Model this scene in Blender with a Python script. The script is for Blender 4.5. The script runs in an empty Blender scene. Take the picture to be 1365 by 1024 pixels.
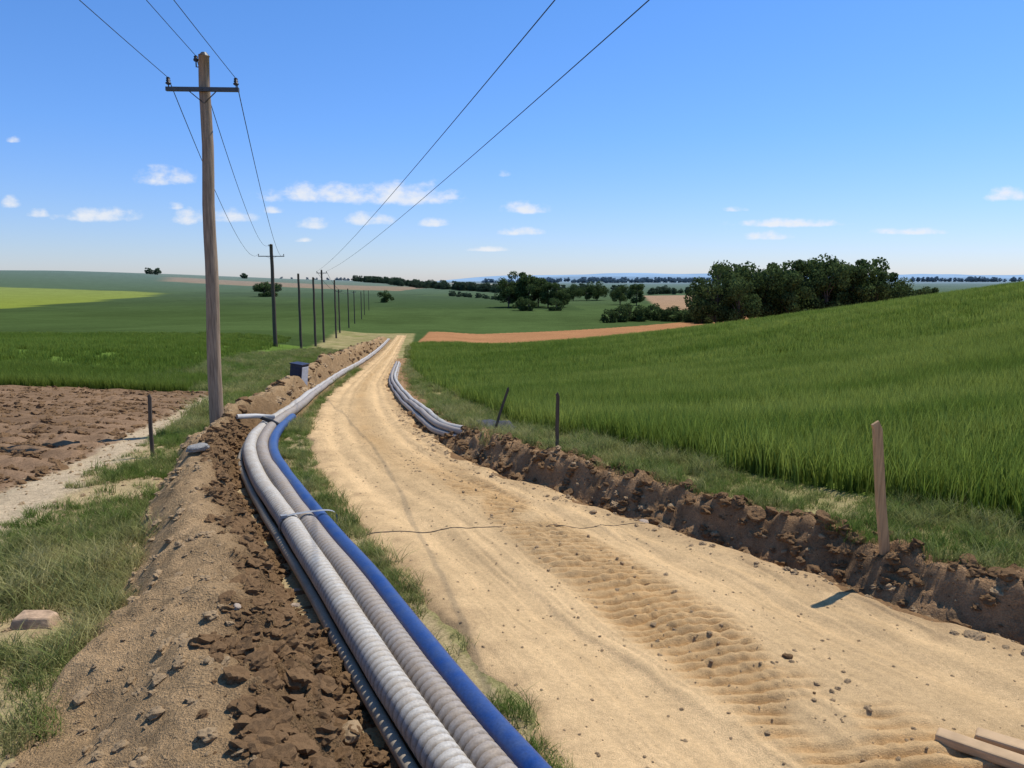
import bpy, math, random
import numpy as np
from mathutils import Vector, Matrix
rng=np.random.default_rng(7); random.seed(7)
scene=bpy.context.scene
CAM_H=2.8
# ------------------------------------------------------------------ noise
def h2(ix,iy,seed):
    h=(ix*374761393+iy*668265263+seed*974711)&0xffffffff
    h=((h^(h>>13))*1274126177)&0xffffffff
    return ((h^(h>>16))&0xffff)/65535.0
def vnoise(x,y,seed=0):
    x=np.asarray(x,float)+1000.;y=np.asarray(y,float)+1000.
    ix=np.floor(x).astype(np.int64);iy=np.floor(y).astype(np.int64)
    fx=x-ix;fy=y-iy
    fx=fx*fx*fx*(fx*(fx*6-15)+10);fy=fy*fy*fy*(fy*(fy*6-15)+10)
    a=h2(ix,iy,seed);b=h2(ix+1,iy,seed);c=h2(ix,iy+1,seed);d=h2(ix+1,iy+1,seed)
    return ((a*(1-fx)+b*fx)*(1-fy)+(c*(1-fx)+d*fx)*fy)*2-1
def fbm(x,y,o=4,seed=0,g=.5):
    s=0;a=1;t=0
    for i in range(o):
        s=s+a*vnoise(x*2**i+i*17.3,y*2**i+i*9.1,seed+i*13);t+=a;a*=g
    return s/t
def ss(a,b,x):
    t=np.clip((x-a)/(b-a),0,1);return t*t*(3-2*t)
def pip(X,Y,poly):
    r=np.zeros(X.shape,bool);n=len(poly)
    for i in range(n):
        x1,y1=poly[i];x2,y2=poly[(i+1)%n]
        if y1==y2: continue
        r^=((y1>Y)!=(y2>Y))&(X<(x2-x1)*(Y-y1)/(y2-y1)+x1)
    return r
def path(pts):
    pts=sorted(pts);py=[p[0] for p in pts];px=[p[1] for p in pts]
    u=np.linspace(np.arcsinh(-70/5),np.arcsinh(4500/5),6000)
    v=np.interp(5*np.sinh(u),py,px)
    du=u[1]-u[0];n=int(.25/du);k=np.exp(-.5*(np.arange(-n,n+1)*du/.075)**2);k/=k.sum()
    vp=np.concatenate([np.full(n,v[0]),v,np.full(n,v[-1])])
    vs=np.convolve(vp,k,'valid')
    return lambda Y:np.interp(np.arcsinh(np.asarray(Y,float)/5),u,vs)
# ------------------------------------------------------------------ site plan (metres)
z0=path([(-70,.4),(0,0),(10,0),(14,-.2),(18,-.5),(22,-.85),(30,-1.55),(40,-2.2),(50,-2.8),(70,-3.9),(90,-4.8),(120,-5.9),(200,-8),(300,-8.8),(450,-8),(700,-4.5),(1000,-1),(1600,2),(4500,2)])
xL=path([(-70,26),(-10,6.2),(0,2.3),(3,.75),(4,.25),(4.67,-.01),(5.62,-.49),(6.84,-1.09),(8.67,-2.0),(10.8,-2.91),(14.5,-4.1),(18.8,-5.15),(29,-7.1),(45.5,-9.25),(75,-12.9),(114,-17.8),(300,-40)])
xR=path([(-70,34),(-10,12),(0,7.8),(4,5.),(5.44,3.94),(6.49,3.18),(7.43,2.46),(8.26,1.86),(9.45,.755),(10.4,-.03),(12,-.77),(14.5,-1.66),(21.7,-3.3),(34.3,-5.8),(51.3,-8.1),(89,-13.1),(114,-16.2),(300,-38)])
xP=path([(-70,22),(-10,4.8),(0,1.5),(2,.65),(3,.1),(3.84,-.34),(4.74,-.82),(6.1,-1.46),(7.6,-2.23),(8.96,-2.93),(10.85,-3.83),(12.4,-4.48),(14.8,-5.1),(19.4,-5.83),(28.6,-7.6),(39,-9.15),(56,-11.1),(89,-15.3),(130,-20.5),(300,-43)])
xM=path([(-70,12),(-10,.8),(0,-1.6),(3,-2.5),(4.4,-2.95),(6.8,-3.56),(10,-4.86),(13.8,-6.05),(19,-7.1),(28.6,-9.1),(39,-10.8),(56,-12.8),(89,-17),(130,-22),(300,-45)])
xW=path([(-70,38),(-10,16),(0,11.2),(5,7.6),(7.6,5.37),(8.65,4.18),(9.8,3.2),(10.6,2.37),(12.5,1.5),(15.8,.28),(21.2,-.9),(30.4,-3.1),(47,-6.5),(82,-11.2),(114,-15),(300,-36)])
xT=path([(-70,-4),(0,-4.9),(9.45,-6.65),(12.3,-7.1),(18.8,-8.6),(28,-11.2),(40,-14),(300,-60)])
def H(X,Y):
    X=np.asarray(X,float);Y=np.asarray(Y,float)
    z=z0(Y)
    d=np.maximum(0,X-xW(Y))
    z=z+11.2*(1-np.exp(-d*d/3100))*(1-ss(44,150,Y))*ss(-30,10,Y)
    z=z-.9*ss(75,100,Y)*ss(2,14,d)*(1-ss(220,300,Y))
    dl=np.maximum(0,xM(Y)-X-1)
    z=z+1.3*(1-np.exp(-(dl/9)**2))*ss(18,45,Y)*(1-ss(150,300,Y))
    z=z+18*np.exp(-((X+620)/350)**2-((Y-900)/400)**2)
    z=z+.25*ss(.30,1.15,X-xR(Y))*(1-ss(11,17,Y))
    z=z+.03*fbm(X*.6,Y*.6,3,3)+.5*fbm(X/70,Y/70,3,5)*ss(60,200,Y)
    return z
def wheat_end(X): return 92+.33*np.maximum(0,X+12)
def mound(X,Y):
    """extra height of the heaped soil left of the conduits"""
    a=xM(Y);b=xP(Y)-.22
    f=(X-a)/(b-a)+.16*fbm(X*.8,Y*.8,3,21)
    amp=np.interp(Y,[-10,3,13,16,22,30,36,45,60,90,110],[.4,.42,.40,.5,.35,.6,1.0,.8,.9,.7,.3])*(1+.45*fbm(X*.5+3,Y*.35,3,31)*ss(3,10,Y))
    prof=ss(-.1,.50,f)*(1-ss(.54,1.0,f))
    z=amp*prof
    z=z-.17*np.exp(-((X-(xP(Y)-.30))/.22)**2)*(1-ss(13,18,Y))
    m=ss(-.05,.15,f)*(1-ss(.95,1.1,f))
    z=z+m*(.13*fbm(X*2.0,Y*2.0,4,41)+.05*(1-np.abs(fbm(X*6,Y*6,3,47)))*(.4+1.3*ss(.5,.8,f)))
    z=z+m*ss(.5,.72,f)*.07*np.maximum(0,fbm(X*11,Y*11,3,51))*2
    return z
# ------------------------------------------------------------------ materials
def nodes_of(name):
    m=bpy.data.materials.new(name);m.use_nodes=True;nt=m.node_tree
    return m,nt,nt.nodes['Principled BSDF']
def N(nt,t,**kw):
    n=nt.nodes.new(t)
    for k,v in kw.items(): setattr(n,k,v)
    return n
def noise_fac(nt,scale,detail=4,lo=.7,hi=1.3,rough=.6,vec=None):
    n=N(nt,'ShaderNodeTexNoise');n.inputs['Scale'].default_value=scale;n.inputs['Detail'].default_value=detail;n.inputs['Roughness'].default_value=rough
    if vec is not None: nt.links.new(vec,n.inputs['Vector'])
    r=N(nt,'ShaderNodeMapRange');r.inputs['From Min'].default_value=.3;r.inputs['From Max'].default_value=.7
    r.inputs['To Min'].default_value=lo;r.inputs['To Max'].default_value=hi
    nt.links.new(n.outputs['Fac'],r.inputs['Value']);return n,r
def mul(nt,a,b):
    m=N(nt,'ShaderNodeMath',operation='MULTIPLY');nt.links.new(a,m.inputs[0]);nt.links.new(b,m.inputs[1]);return m.outputs[0]
def soil_mat(name,scales,bump=.5,dist=.02,rough=1.0):
    """colour comes from a per-vertex land-use attribute, modulated by noise"""
    m,nt,b=nodes_of(name)
    at=N(nt,'ShaderNodeAttribute',attribute_name='land');tc=N(nt,'ShaderNodeTexCoord')
    f=None;h=None
    for s,lo,hi in scales:
        n,r=noise_fac(nt,s,5,lo,hi,vec=tc.outputs['Object'])
        f=r.outputs[0] if f is None else mul(nt,f,r.outputs[0])
    vm=N(nt,'ShaderNodeVectorMath',operation='SCALE');nt.links.new(at.outputs['Color'],vm.inputs[0]);nt.links.new(f,vm.inputs['Scale'])
    nt.links.new(vm.outputs[0],b.inputs['Base Color'])
    b.inputs['Roughness'].default_value=rough;b.inputs['Specular IOR Level'].default_value=.0
    bp=N(nt,'ShaderNodeBump');bp.inputs['Strength'].default_value=bump;bp.inputs['Distance'].default_value=dist
    nt.links.new(f,bp.inputs['Height']);nt.links.new(bp.outputs[0],b.inputs['Normal'])
    return m
def simple_mat(name,col,rough=.6,nscale=8,lo=.85,hi=1.15,bump=0,spec=.4,metal=0,stretch=None):
    m,nt,b=nodes_of(name)
    tc=N(nt,'ShaderNodeTexCoord');vec=tc.outputs['Object']
    if stretch:
        mp=N(nt,'ShaderNodeMapping');mp.inputs['Scale'].default_value=stretch;nt.links.new(vec,mp.inputs['Vector']);vec=mp.outputs[0]
    n,r=noise_fac(nt,nscale,5,lo,hi,vec=vec)
    vm=N(nt,'ShaderNodeVectorMath',operation='SCALE');vm.inputs[0].default_value=col;nt.links.new(r.outputs[0],vm.inputs['Scale'])
    nt.links.new(vm.outputs[0],b.inputs['Base Color'])
    b.inputs['Roughness'].default_value=rough;b.inputs['Specular IOR Level'].default_value=spec;b.inputs['Metallic'].default_value=metal
    if bump:
        bp=N(nt,'ShaderNodeBump');bp.inputs['Strength'].default_value=bump;bp.inputs['Distance'].default_value=.01
        nt.links.new(n.outputs['Fac'],bp.inputs['Height']);nt.links.new(bp.outputs[0],b.inputs['Normal'])
    return m
def dusty_mat(name,col,dust,amount,rough):
    """plastic with patchy soil dust; the 'groove_shade' attribute holds groove shade painted in soil brown between ribs"""
    m,nt,b=nodes_of(name);tc=N(nt,'ShaderNodeTexCoord')
    n,r=noise_fac(nt,5,6,0,1,.7,tc.outputs['Object']);n2,r2=noise_fac(nt,60,4,.82,1.18,.6,tc.outputs['Object'])
    f=N(nt,'ShaderNodeMath',operation='MULTIPLY');nt.links.new(r.outputs[0],f.inputs[0]);f.inputs[1].default_value=amount
    mx=N(nt,'ShaderNodeMix',data_type='RGBA');nt.links.new(f.outputs[0],mx.inputs[0]);mx.inputs[6].default_value=(*col,1);mx.inputs[7].default_value=(*dust,1)
    at=N(nt,'ShaderNodeAttribute',attribute_name='groove_shade')
    mx2=N(nt,'ShaderNodeMix',data_type='RGBA');nt.links.new(at.outputs['Fac'],mx2.inputs[0]);nt.links.new(mx.outputs[2],mx2.inputs[6]);mx2.inputs[7].default_value=(.13,.09,.055,1)
    vm=N(nt,'ShaderNodeVectorMath',operation='SCALE');nt.links.new(mx2.outputs[2],vm.inputs[0]);nt.links.new(r2.outputs[0],vm.inputs['Scale'])
    nt.links.new(vm.outputs[0],b.inputs['Base Color']);b.inputs['Roughness'].default_value=rough;b.inputs['Specular IOR Level'].default_value=.35
    return m
def leaf_mat(name,dark,light,trans=.3,inst=True,nscale=.5,tip=None):
    m,nt,b=nodes_of(name)
    mix=N(nt,'ShaderNodeMix',data_type='RGBA')
    mix.inputs[6].default_value=(*dark,1);mix.inputs[7].default_value=(*light,1)
    if inst:
        at=N(nt,'ShaderNodeAttribute',attribute_name='tint',attribute_type='INSTANCER');nt.links.new(at.outputs['Fac'],mix.inputs[0])
    else:
        tc=N(nt,'ShaderNodeTexCoord');n,r=noise_fac(nt,nscale,3,0,1,vec=tc.outputs['Object']);nt.links.new(r.outputs[0],mix.inputs[0])
    nt.nodes.remove(b)
    d=N(nt,'ShaderNodeBsdfDiffuse');t=N(nt,'ShaderNodeBsdfTranslucent');ms=N(nt,'ShaderNodeMixShader');ms.inputs[0].default_value=trans
    col=mix.outputs[2]
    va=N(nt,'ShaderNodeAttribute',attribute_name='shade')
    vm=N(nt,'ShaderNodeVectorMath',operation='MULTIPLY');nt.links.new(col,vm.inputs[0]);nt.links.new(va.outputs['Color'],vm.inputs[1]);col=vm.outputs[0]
    nt.links.new(col,d.inputs[0]);nt.links.new(col,t.inputs[0])
    nt.links.new(d.outputs[0],ms.inputs[1]);nt.links.new(t.outputs[0],ms.inputs[2])
    nt.links.new(ms.outputs[0],nt.nodes['Material Output'].inputs[0])
    return m
# ------------------------------------------------------------------ mesh helpers
def mesh_np(name,verts,faces,mat=None,cols=None,smooth=True,link=True,attr='land'):
    me=bpy.data.meshes.new(name);verts=np.asarray(verts,np.float32);faces=np.asarray(faces,np.int32)
    k=faces.shape[1]
    me.vertices.add(len(verts));me.vertices.foreach_set('co',verts.ravel())
    me.loops.add(faces.size);me.loops.foreach_set('vertex_index',faces.ravel())
    me.polygons.add(len(faces));me.polygons.foreach_set('loop_start',np.arange(0,faces.size,k,dtype=np.int32))
    me.polygons.foreach_set('use_smooth',np.full(len(faces),smooth))
    me.update(calc_edges=True)
    if cols is not None:
        a=me.attributes.new(attr,'FLOAT_COLOR','POINT')
        a.data.foreach_set('color',np.concatenate([cols,np.ones((len(cols),1))],1).astype(np.float32).ravel())
    if mat: me.materials.append(mat)
    ob=bpy.data.objects.new(name,me)
    if link: scene.collection.objects.link(ob)
    return ob
def grid_faces(ny,nx):
    i=np.arange((ny-1)*(nx-1));r=i//(nx-1);c=i%(nx-1);a=r*nx+c
    return np.stack([a,a+1,a+nx+1,a+nx],1)
def join_parts(name,parts,mat_idx=None):
    V=[];F=[];M=[]
    for v,f,mi in parts:
        o=len(V);V+= [tuple(p) for p in v];F+=[tuple(i+o for i in q) for q in f];M+=[mi]*len(f)
    me=bpy.data.meshes.new(name);me.from_pydata(V,[],F);me.polygons.foreach_set('material_index',M);me.update()
    return me
def tube(pts,radii,n=10,cap=True):
    pts=[Vector(p) for p in pts];V=[];F=[]
    if not hasattr(radii,'__len__'): radii=[radii]*len(pts)
    ref=Vector((0,0,1)) if abs((pts[-1]-pts[0]).normalized().z)<.9 else Vector((0,1,0))
    for i,p in enumerate(pts):
        t=(pts[min(i+1,len(pts)-1)]-pts[max(i-1,0)]).normalized()
        a=t.cross(ref).normalized();b=a.cross(t)
        for k in range(n):
            w=2*math.pi*k/n;V.append(p+(a*math.cos(w)+b*math.sin(w))*radii[i])
    for i in range(len(pts)-1):
        for k in range(n):
            F.append((i*n+k,i*n+(k+1)%n,(i+1)*n+(k+1)%n,(i+1)*n+k))
    if cap: F.append(tuple(range(n)));F.append(tuple(reversed(range((len(pts)-1)*n,len(pts)*n))))
    return V,F
def box(c,s,rot=None,bev=.0):
    V=[];
    for x in(-1,1):
        for y in(-1,1):
            for z in(-1,1): V.append(Vector((x*s[0]/2,y*s[1]/2,z*s[2]/2)))
    if rot is not None: V=[rot@v for v in V]
    V=[v+Vector(c) for v in V]
    return V,[(0,1,3,2),(4,6,7,5),(0,4,5,1),(2,3,7,6),(0,2,6,4),(1,5,7,3)]
def add_obj(name,me,mats,smooth=False,loc=(0,0,0),rot=(0,0,0),bevel=0):
    for m in mats: me.materials.append(m)
    if smooth: me.polygons.foreach_set('use_smooth',[True]*len(me.polygons))
    ob=bpy.data.objects.new(name,me);ob.location=loc;ob.rotation_euler=rot;scene.collection.objects.link(ob)
    if bevel:
        b=ob.modifiers.new('bevel','BEVEL');b.width=bevel;b.segments=2
    return ob
# ------------------------------------------------------------------ colours
WHEAT=np.array((.145,.195,.038));VERGE=np.array((.19,.19,.065));DRY=np.array((.40,.30,.165))
PLOW=np.array((.215,.138,.082));TRACK=np.array((.46,.36,.24));SOIL=np.array((.45,.30,.16));DARKSOIL=np.array((.175,.105,.053))
ROAD=np.array((.57,.392,.205))
DGREEN=np.array((.054,.084,.026));BROWN=np.array((.35,.175,.08))
def lerp(a,b,f): return a+(b-a)*f[:,None]
def ground_colour(X,Y):
    n1=fbm(X*.25,Y*.25,3,61);n2=fbm(X*1.5,Y*1.5,4,62);n3=fbm(X/40,Y/40,4,63)
    n4=fbm(X/6,Y/30,4,66)
    C=np.tile(DGREEN,(len(X),1))*(1+.22*n3+.10*n4)[:,None]
    far=(Y>110)
    k=far&(X>-60);C[k]=np.array((.062,.095,.030))*(1+.2*n3[k]+.1*n4[k])[:,None]
    C[(Y>540)&(X<0)]=np.array((.065,.10,.035))
    C[pip(X,Y,[(-206,303),(-228,500),(-262,525),(-420,560),(-800,560),(-500,300)])]=np.array((.19,.225,.035))
    C[pip(X,Y,[(-330,715),(-90,600),(-60,800),(-400,900)])]=np.array((.25,.165,.08))
    C[pip(X,Y,[(-380,830),(-80,720),(-80,1000),(-700,1200)])]=np.array((.10,.125,.05))
    C[pip(X,Y,[(-60,330),(30,300),(20,480),(-160,520)])]=np.array((.050,.08,.026))
    C[pip(X,Y,[(-150,900),(60,850),(60,1000),(-150,1100)])]=np.array((.25,.20,.11))
    C[pip(X,Y,[(60,300),(260,300),(340,520),(90,520)])]=np.array((.33,.21,.12))
    C[pip(X,Y,[(-11.5,86),(-15.2,137),(30,190),(80,262),(160,290),(160,86)])]=BROWN
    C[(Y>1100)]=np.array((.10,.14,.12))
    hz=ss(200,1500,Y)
    C=lerp(C,np.tile((.23,.31,.38),(len(X),1)),hz*.60)  # aerial haze painted into the far ground colours
    left=X<xM(Y)-1
    l=left&(Y>28.5)&(Y<420)
    nl=l&(Y<78+8*n1)
    C[nl]=(np.array((.11,.17,.033))*(1+.1*n3[nl,None]))
    d=X-xW(Y)
    w=ss(-.1,.25,d+.12*n2)*(Y<wheat_end(X))*(X<140+0*Y)
    wc=WHEAT*(1+.20*fbm((X+Y*.4)/9,(Y-X*.4)/3.0,4,64)+.14*fbm(X/25,Y/25,3,65))[:,None]
    C=C*(1-w[:,None])+wc*w[:,None]
    vg=((X<=xW(Y)+.05)&(X>xT(Y))&(Y<130))
    mixv=np.clip(.6+.9*n2+.4*n1,0,1)
    near=(X<xL(Y))&(Y<30)
    vc=lerp(np.tile(VERGE,(len(X),1)),np.tile(DRY,(len(X),1)),np.where(near,.65+.35*mixv,mixv*.6))*(1+.12*n2)[:,None]
    C[vg]=vc[vg]
    pl=(X<=xT(Y)+.2*n2)&(Y<28.5)
    C[pl]=(PLOW*(1+.3*n2+.2*n1)[:,None])[pl]
    tr=ss(.6,.2,np.abs(X-xT(Y)-.35)+.35*n2)*(Y<30)
    C=lerp(C,np.tile(TRACK,(len(X),1)),tr*.85)
    dr=X-xR(Y)
    bk=(1-ss(.8,1.25,dr+.3*n2))*(dr>-1)*(Y<60)*(Y>-20)
    C=lerp(C,np.tile(DARKSOIL*1.2,(len(X),1)),bk*(X<xW(Y)))
    return np.clip(C,.005,1)
# ------------------------------------------------------------------ ground sheet
def grow(s,r,start,end):
    o=[];x=start
    while x<end: s*=r;x+=s;o.append(x)
    return o
xp=list(np.arange(0,8.01,.04));xp+=grow(.04,1.038,xp[-1],3800);xs=np.array([-x for x in xp[:0:-1]]+xp)
ys=[1.5];
while ys[-1]<4200: ys.append(ys[-1]+max(.035,ys[-1]*.0105))
yn=grow(.035,1.12,0,75);ys=np.array([1.5-y for y in yn[::-1]]+ys)
GX,GY=np.meshgrid(xs,ys);X=GX.ravel();Y=GY.ravel()
Z=H(X,Y)
inr=ss(.25,.45,X-xL(Y))*ss(.2,.4,xR(Y)-X)*(Y<125)
inm=ss(-.1,.15,X-xM(Y))*ss(-.25,-.05,xP(Y)+.35-X)*(Y<112)
inb=ss(.0,.2,X-xR(Y))*(1-ss(.85,1.0,X-xR(Y)))*(Y<60)
Z-= .10*np.clip(inr+inm,0,1)+.30*inb*(1-ss(11,17,Y))+.06*inb
pl=(X<xT(Y)-.2)&(Y<28)
Z=Z+pl*(.08*fbm(X*2.5,Y*2.5,4,71)+.05*np.sin((X*.35+Y*.94)*2*math.pi/.75+2*fbm(X*.3,Y*.3,2,72)))
Z=Z+.02*fbm(X*7,Y*7,3,73)*((X>xT(Y))&(X<xM(Y))&(Y<30))
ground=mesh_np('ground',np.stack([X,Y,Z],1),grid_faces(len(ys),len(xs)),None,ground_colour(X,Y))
ground.data.materials.append(soil_mat('ground_mat',[(45,.72,1.28),(9,.82,1.18),(1.3,.88,1.12),(.12,.9,1.1)],.6,.02))
# ------------------------------------------------------------------ strips following the road
def strip(name,fa,fb,nx,y0,y1,hf,cf,mat,near=.0038,mn=.016):
    yy=[1.2]
    while yy[-1]<y1: yy.append(yy[-1]+max(mn,yy[-1]*near))
    yb=grow(.03,1.06,0,1.2-y0);yy=np.array([1.2-y for y in yb[::-1]]+yy)
    f=np.linspace(0,1,nx);A=fa(yy);B=fb(yy)
    X=(A[:,None]+(B-A)[:,None]*f[None]).ravel();Y=np.repeat(yy,nx)
    return mesh_np(name,np.stack([X,Y,hf(X,Y)],1),grid_faces(len(yy),nx),mat,cf(X,Y))
xTr=path([(-10,7),(0,4.1),(4,2.3),(5.05,1.75),(6.33,1.1),(8.67,.1),(11.3,-1.1),(15,-2.6),(22,-4.3),(40,-7.5),(120,-17.5)])
def cleat(X,Y):
    u=X-xTr(Y)+.08*fbm(X*1.5,Y*1.5,2,99)
    m=np.exp(-(np.abs(u-.05*vnoise(Y*.5,Y*0,88))/np.interp(Y,[3,5,10],[.64,.54,.36]))**6)*ss(-.10,.20,fbm(X*.9,Y*.55,3,87)+.36)*(1-ss(9.5,13,Y))
    s=np.sin((Y-.10*X+.07*vnoise(X*1.3,Y*1.3,90))*2*math.pi/.125)
    return u,m,s
def road_h(X,Y):
    z=H(X,Y)+.03
    e=np.minimum(X-xL(Y),xR(Y)-X)
    z-=.14*(1-ss(-.25,.12,e+.28*fbm(X*1.3,Y*1.3,4,81)))
    w=(xR(Y)-xL(Y));f=(X-xL(Y))/w
    for c,wd,dp in((.22,.06,.045),(.38,.04,.02),(.76,.055,.045),(.88,.04,.02)):
        z-=dp*np.exp(-((f-c+.015*fbm(X*.0+3,Y*.4,2,82))/wd)**2)
    z+=.03*fbm(X*.9,Y*.6,4,83)+.012*fbm(X*5,Y*5,4,84)
    u,m,s=cleat(X,Y);uw=u+.10*fbm(X*.5,Y*.5,2,98)
    z+=(.011*vnoise(uw*9,Y*.5,85)+.006*vnoise(uw*26,Y*1.0,86))*ss(.1,.3,e)*ss(-.3,.4,fbm(X*.7,Y*.3,2,95))
    z+=m*(.028*np.clip(s*2.2,-1,.8)*(.6+.6*vnoise(X*3,Y*7.7,96))+.024*fbm(X*8,Y*8,3,89)-.012)
    return z
def road_c(X,Y):
    w=(xR(Y)-xL(Y));f=(X-xL(Y))/w
    u,m,s=cleat(X,Y);uw=u+.15*fbm(X*.5,Y*.5,2,98)
    n=fbm(X*.8,Y*.5,4,92);n2=fbm(X*5,Y*5,3,93);st=vnoise(uw*5,Y*.3,94)+.6*vnoise(uw*15,Y*.6,97)
    C=np.tile(ROAD,(len(X),1))*(1+.12*n+.08*n2+.08*st)[:,None]
    rut=np.exp(-((f-.24)/.08)**2)+np.exp(-((f-.78)/.08)**2)
    C*=(1+.08*rut)[:,None]
    C=lerp(C,C*np.array((.84,.78,.70)),m*np.clip(.8+.5*n,0,1))
    C=lerp(C,C*np.array((.82,.76,.70)),m*ss(.1,-.6,s))  # shade in the cleat grooves, painted into the road colour
    mid=np.exp(-((f-.52)/.10)**2)*ss(8,13,Y)
    C=lerp(C,C*np.array((.78,.73,.66)),mid*np.clip(.7+.6*n,0,1))
    e=np.minimum(X-xL(Y),xR(Y)-X)
    C=lerp(C,np.tile(SOIL*.85,(len(X),1)),(1-ss(-.1,.5,e+.35*n2+.2*n))*.65)
    return np.clip(C,0,1)
strip('dirt_road',lambda y:xL(y)-.35,lambda y:xR(y)+.3,230,-60,122,road_h,road_c,soil_mat('dirt_road_mat',[(120,.78,1.22),(28,.86,1.14),(3,.93,1.07)],.7,.014))
def mound_h(X,Y):
    z=H(X,Y)+mound(X,Y)
    e=np.minimum(X-xM(Y)+.05,xP(Y)+.42-X)
    return z-.16*(1-ss(-.3,.12,e+.35*fbm(X*1.7,Y*1.7,4,101)))
def mound_c(X,Y):
    f=(X-xM(Y))/(xP(Y)-.22-xM(Y));n=fbm(X*1.2,Y*1.2,4,102);n2=fbm(X*7,Y*7,3,103)
    C=np.tile(SOIL,(len(X),1))*(1+.18*n+.12*n2)[:,None]
    d=ss(.48,.74,f+.18*n+.10*n2)*(1-.5*ss(14,24,Y))
    C=lerp(C,np.tile(DARKSOIL,(len(X),1)),d*.85)
    C=lerp(C,np.tile(SOIL*.7,(len(X),1)),ss(.97,1.05,f)*.6)
    return np.clip(C*(1+.1*n2)[:,None],0,1)
soilm=soil_mat('soil_mat',[(70,.72,1.28),(20,.75,1.25),(4,.86,1.14)],1.0,.03)
strip('soil_mound',lambda y:xM(y)-.45,lambda y:xP(y)+.7,130,-10,108,mound_h,mound_c,soilm,near=.0055,mn=.022)
def bank_h(X,Y):
    d=X-xR(Y);n=fbm(X*1.3,Y*1.3,4,111)
    am=(1-ss(11.5,17,Y))
    dd=d+.28*n+.10*fbm(X*5,Y*5,2,118)
    z=z0(Y)+.03*fbm(X*.6,Y*.6,3,3)
    z=z+11.2*(1-np.exp(-np.maximum(0,X-xW(Y))**2/3100))
    z=z+(.25+.08*n)*ss(.15,.66,dd)*am+.07*am*np.exp(-((dd-.72)/.25)**2)
    z-=.10*np.exp(-((dd-.08)/.14)**2)*am
    z+=.10*(1-am)*np.exp(-((d-.5)/.4)**2)*(1+n)
    m=ss(-.1,.15,d)*(1-ss(1.1,1.35,d))
    z+=m*(.11*fbm(X*3.5,Y*3.5,4,112)+.11*np.maximum(0,fbm(X*8,Y*8,3,113)))
    z-=.22*(1-ss(-.3,.05,d+.32*fbm(X*2.2,Y*2.2,3,114)))+.24*ss(.90,1.22,d+.38*fbm(X*1.5,Y*1.5,3,115))
    return z
def bank_c(X,Y):
    d=X-xR(Y);n=fbm(X*1.5,Y*1.5,4,116);n2=fbm(X*8,Y*8,3,117)
    C=np.tile((.38,.235,.125),(len(X),1))*(1+.3*n+.25*n2)[:,None]
    C=lerp(C,np.tile(DARKSOIL*.9,(len(X),1)),ss(.6,.9,d+.3*n)*.75)
    C=lerp(C,np.tile(ROAD*.8,(len(X),1)),(1-ss(-.05,.25,d+.25*n2))*.8)
    return np.clip(C,0,1)
strip('soil_bank',lambda y:xR(y)-.35,lambda y:xR(y)+1.6,90,-10,58,bank_h,bank_c,soilm,near=.0055,mn=.02)
# ------------------------------------------------------------------ instancing
def scatter(name,P,rot,sc,tint,idx,protos):
    coll=bpy.data.collections.new(name+'_parts')
    for o in protos: coll.objects.link(o)
    me=bpy.data.meshes.new(name);me.vertices.add(len(P));me.vertices.foreach_set('co',np.asarray(P,np.float32).ravel())
    for nm,arr in(('rz',rot),('sc',sc),('tint',tint)):
        a=me.attributes.new(nm,'FLOAT','POINT');a.data.foreach_set('value',np.asarray(arr,np.float32))
    a=me.attributes.new('ix','INT','POINT');a.data.foreach_set('value',np.asarray(idx,np.int32))
    ob=bpy.data.objects.new(name,me);scene.collection.objects.link(ob)
    ng=bpy.data.node_groups.new(name,'GeometryNodeTree')
    ng.interface.new_socket('Geometry',in_out='INPUT',socket_type='NodeSocketGeometry')
    ng.interface.new_socket('Geometry',in_out='OUTPUT',socket_type='NodeSocketGeometry')
    gi=ng.nodes.new('NodeGroupInput');go=ng.nodes.new('NodeGroupOutput')
    ip=ng.nodes.new('GeometryNodeInstanceOnPoints');ci=ng.nodes.new('GeometryNodeCollectionInfo')
    ci.inputs['Collection'].default_value=coll;ci.inputs['Separate Children'].default_value=True;ci.inputs['Reset Children'].default_value=True
    def na(nm,t):
        n=ng.nodes.new('GeometryNodeInputNamedAttribute');n.data_type=t;n.inputs['Name'].default_value=nm
        return [o for o in n.outputs if o.enabled and o.name=='Attribute'][0]
    cx=ng.nodes.new('ShaderNodeCombineXYZ');L=ng.links.new
    L(na('rz','FLOAT'),cx.inputs['Z']);L(gi.outputs[0],ip.inputs['Points']);L(ci.outputs[0],ip.inputs['Instance'])
    ip.inputs['Pick Instance'].default_value=True
    L(na('ix','INT'),ip.inputs['Instance Index']);L(cx.outputs[0],ip.inputs['Rotation']);L(na('sc','FLOAT'),ip.inputs['Scale'])
    L(ip.outputs[0],go.inputs[0])
    md=ob.modifiers.new('instances','NODES');md.node_group=ng
    return ob
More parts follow.
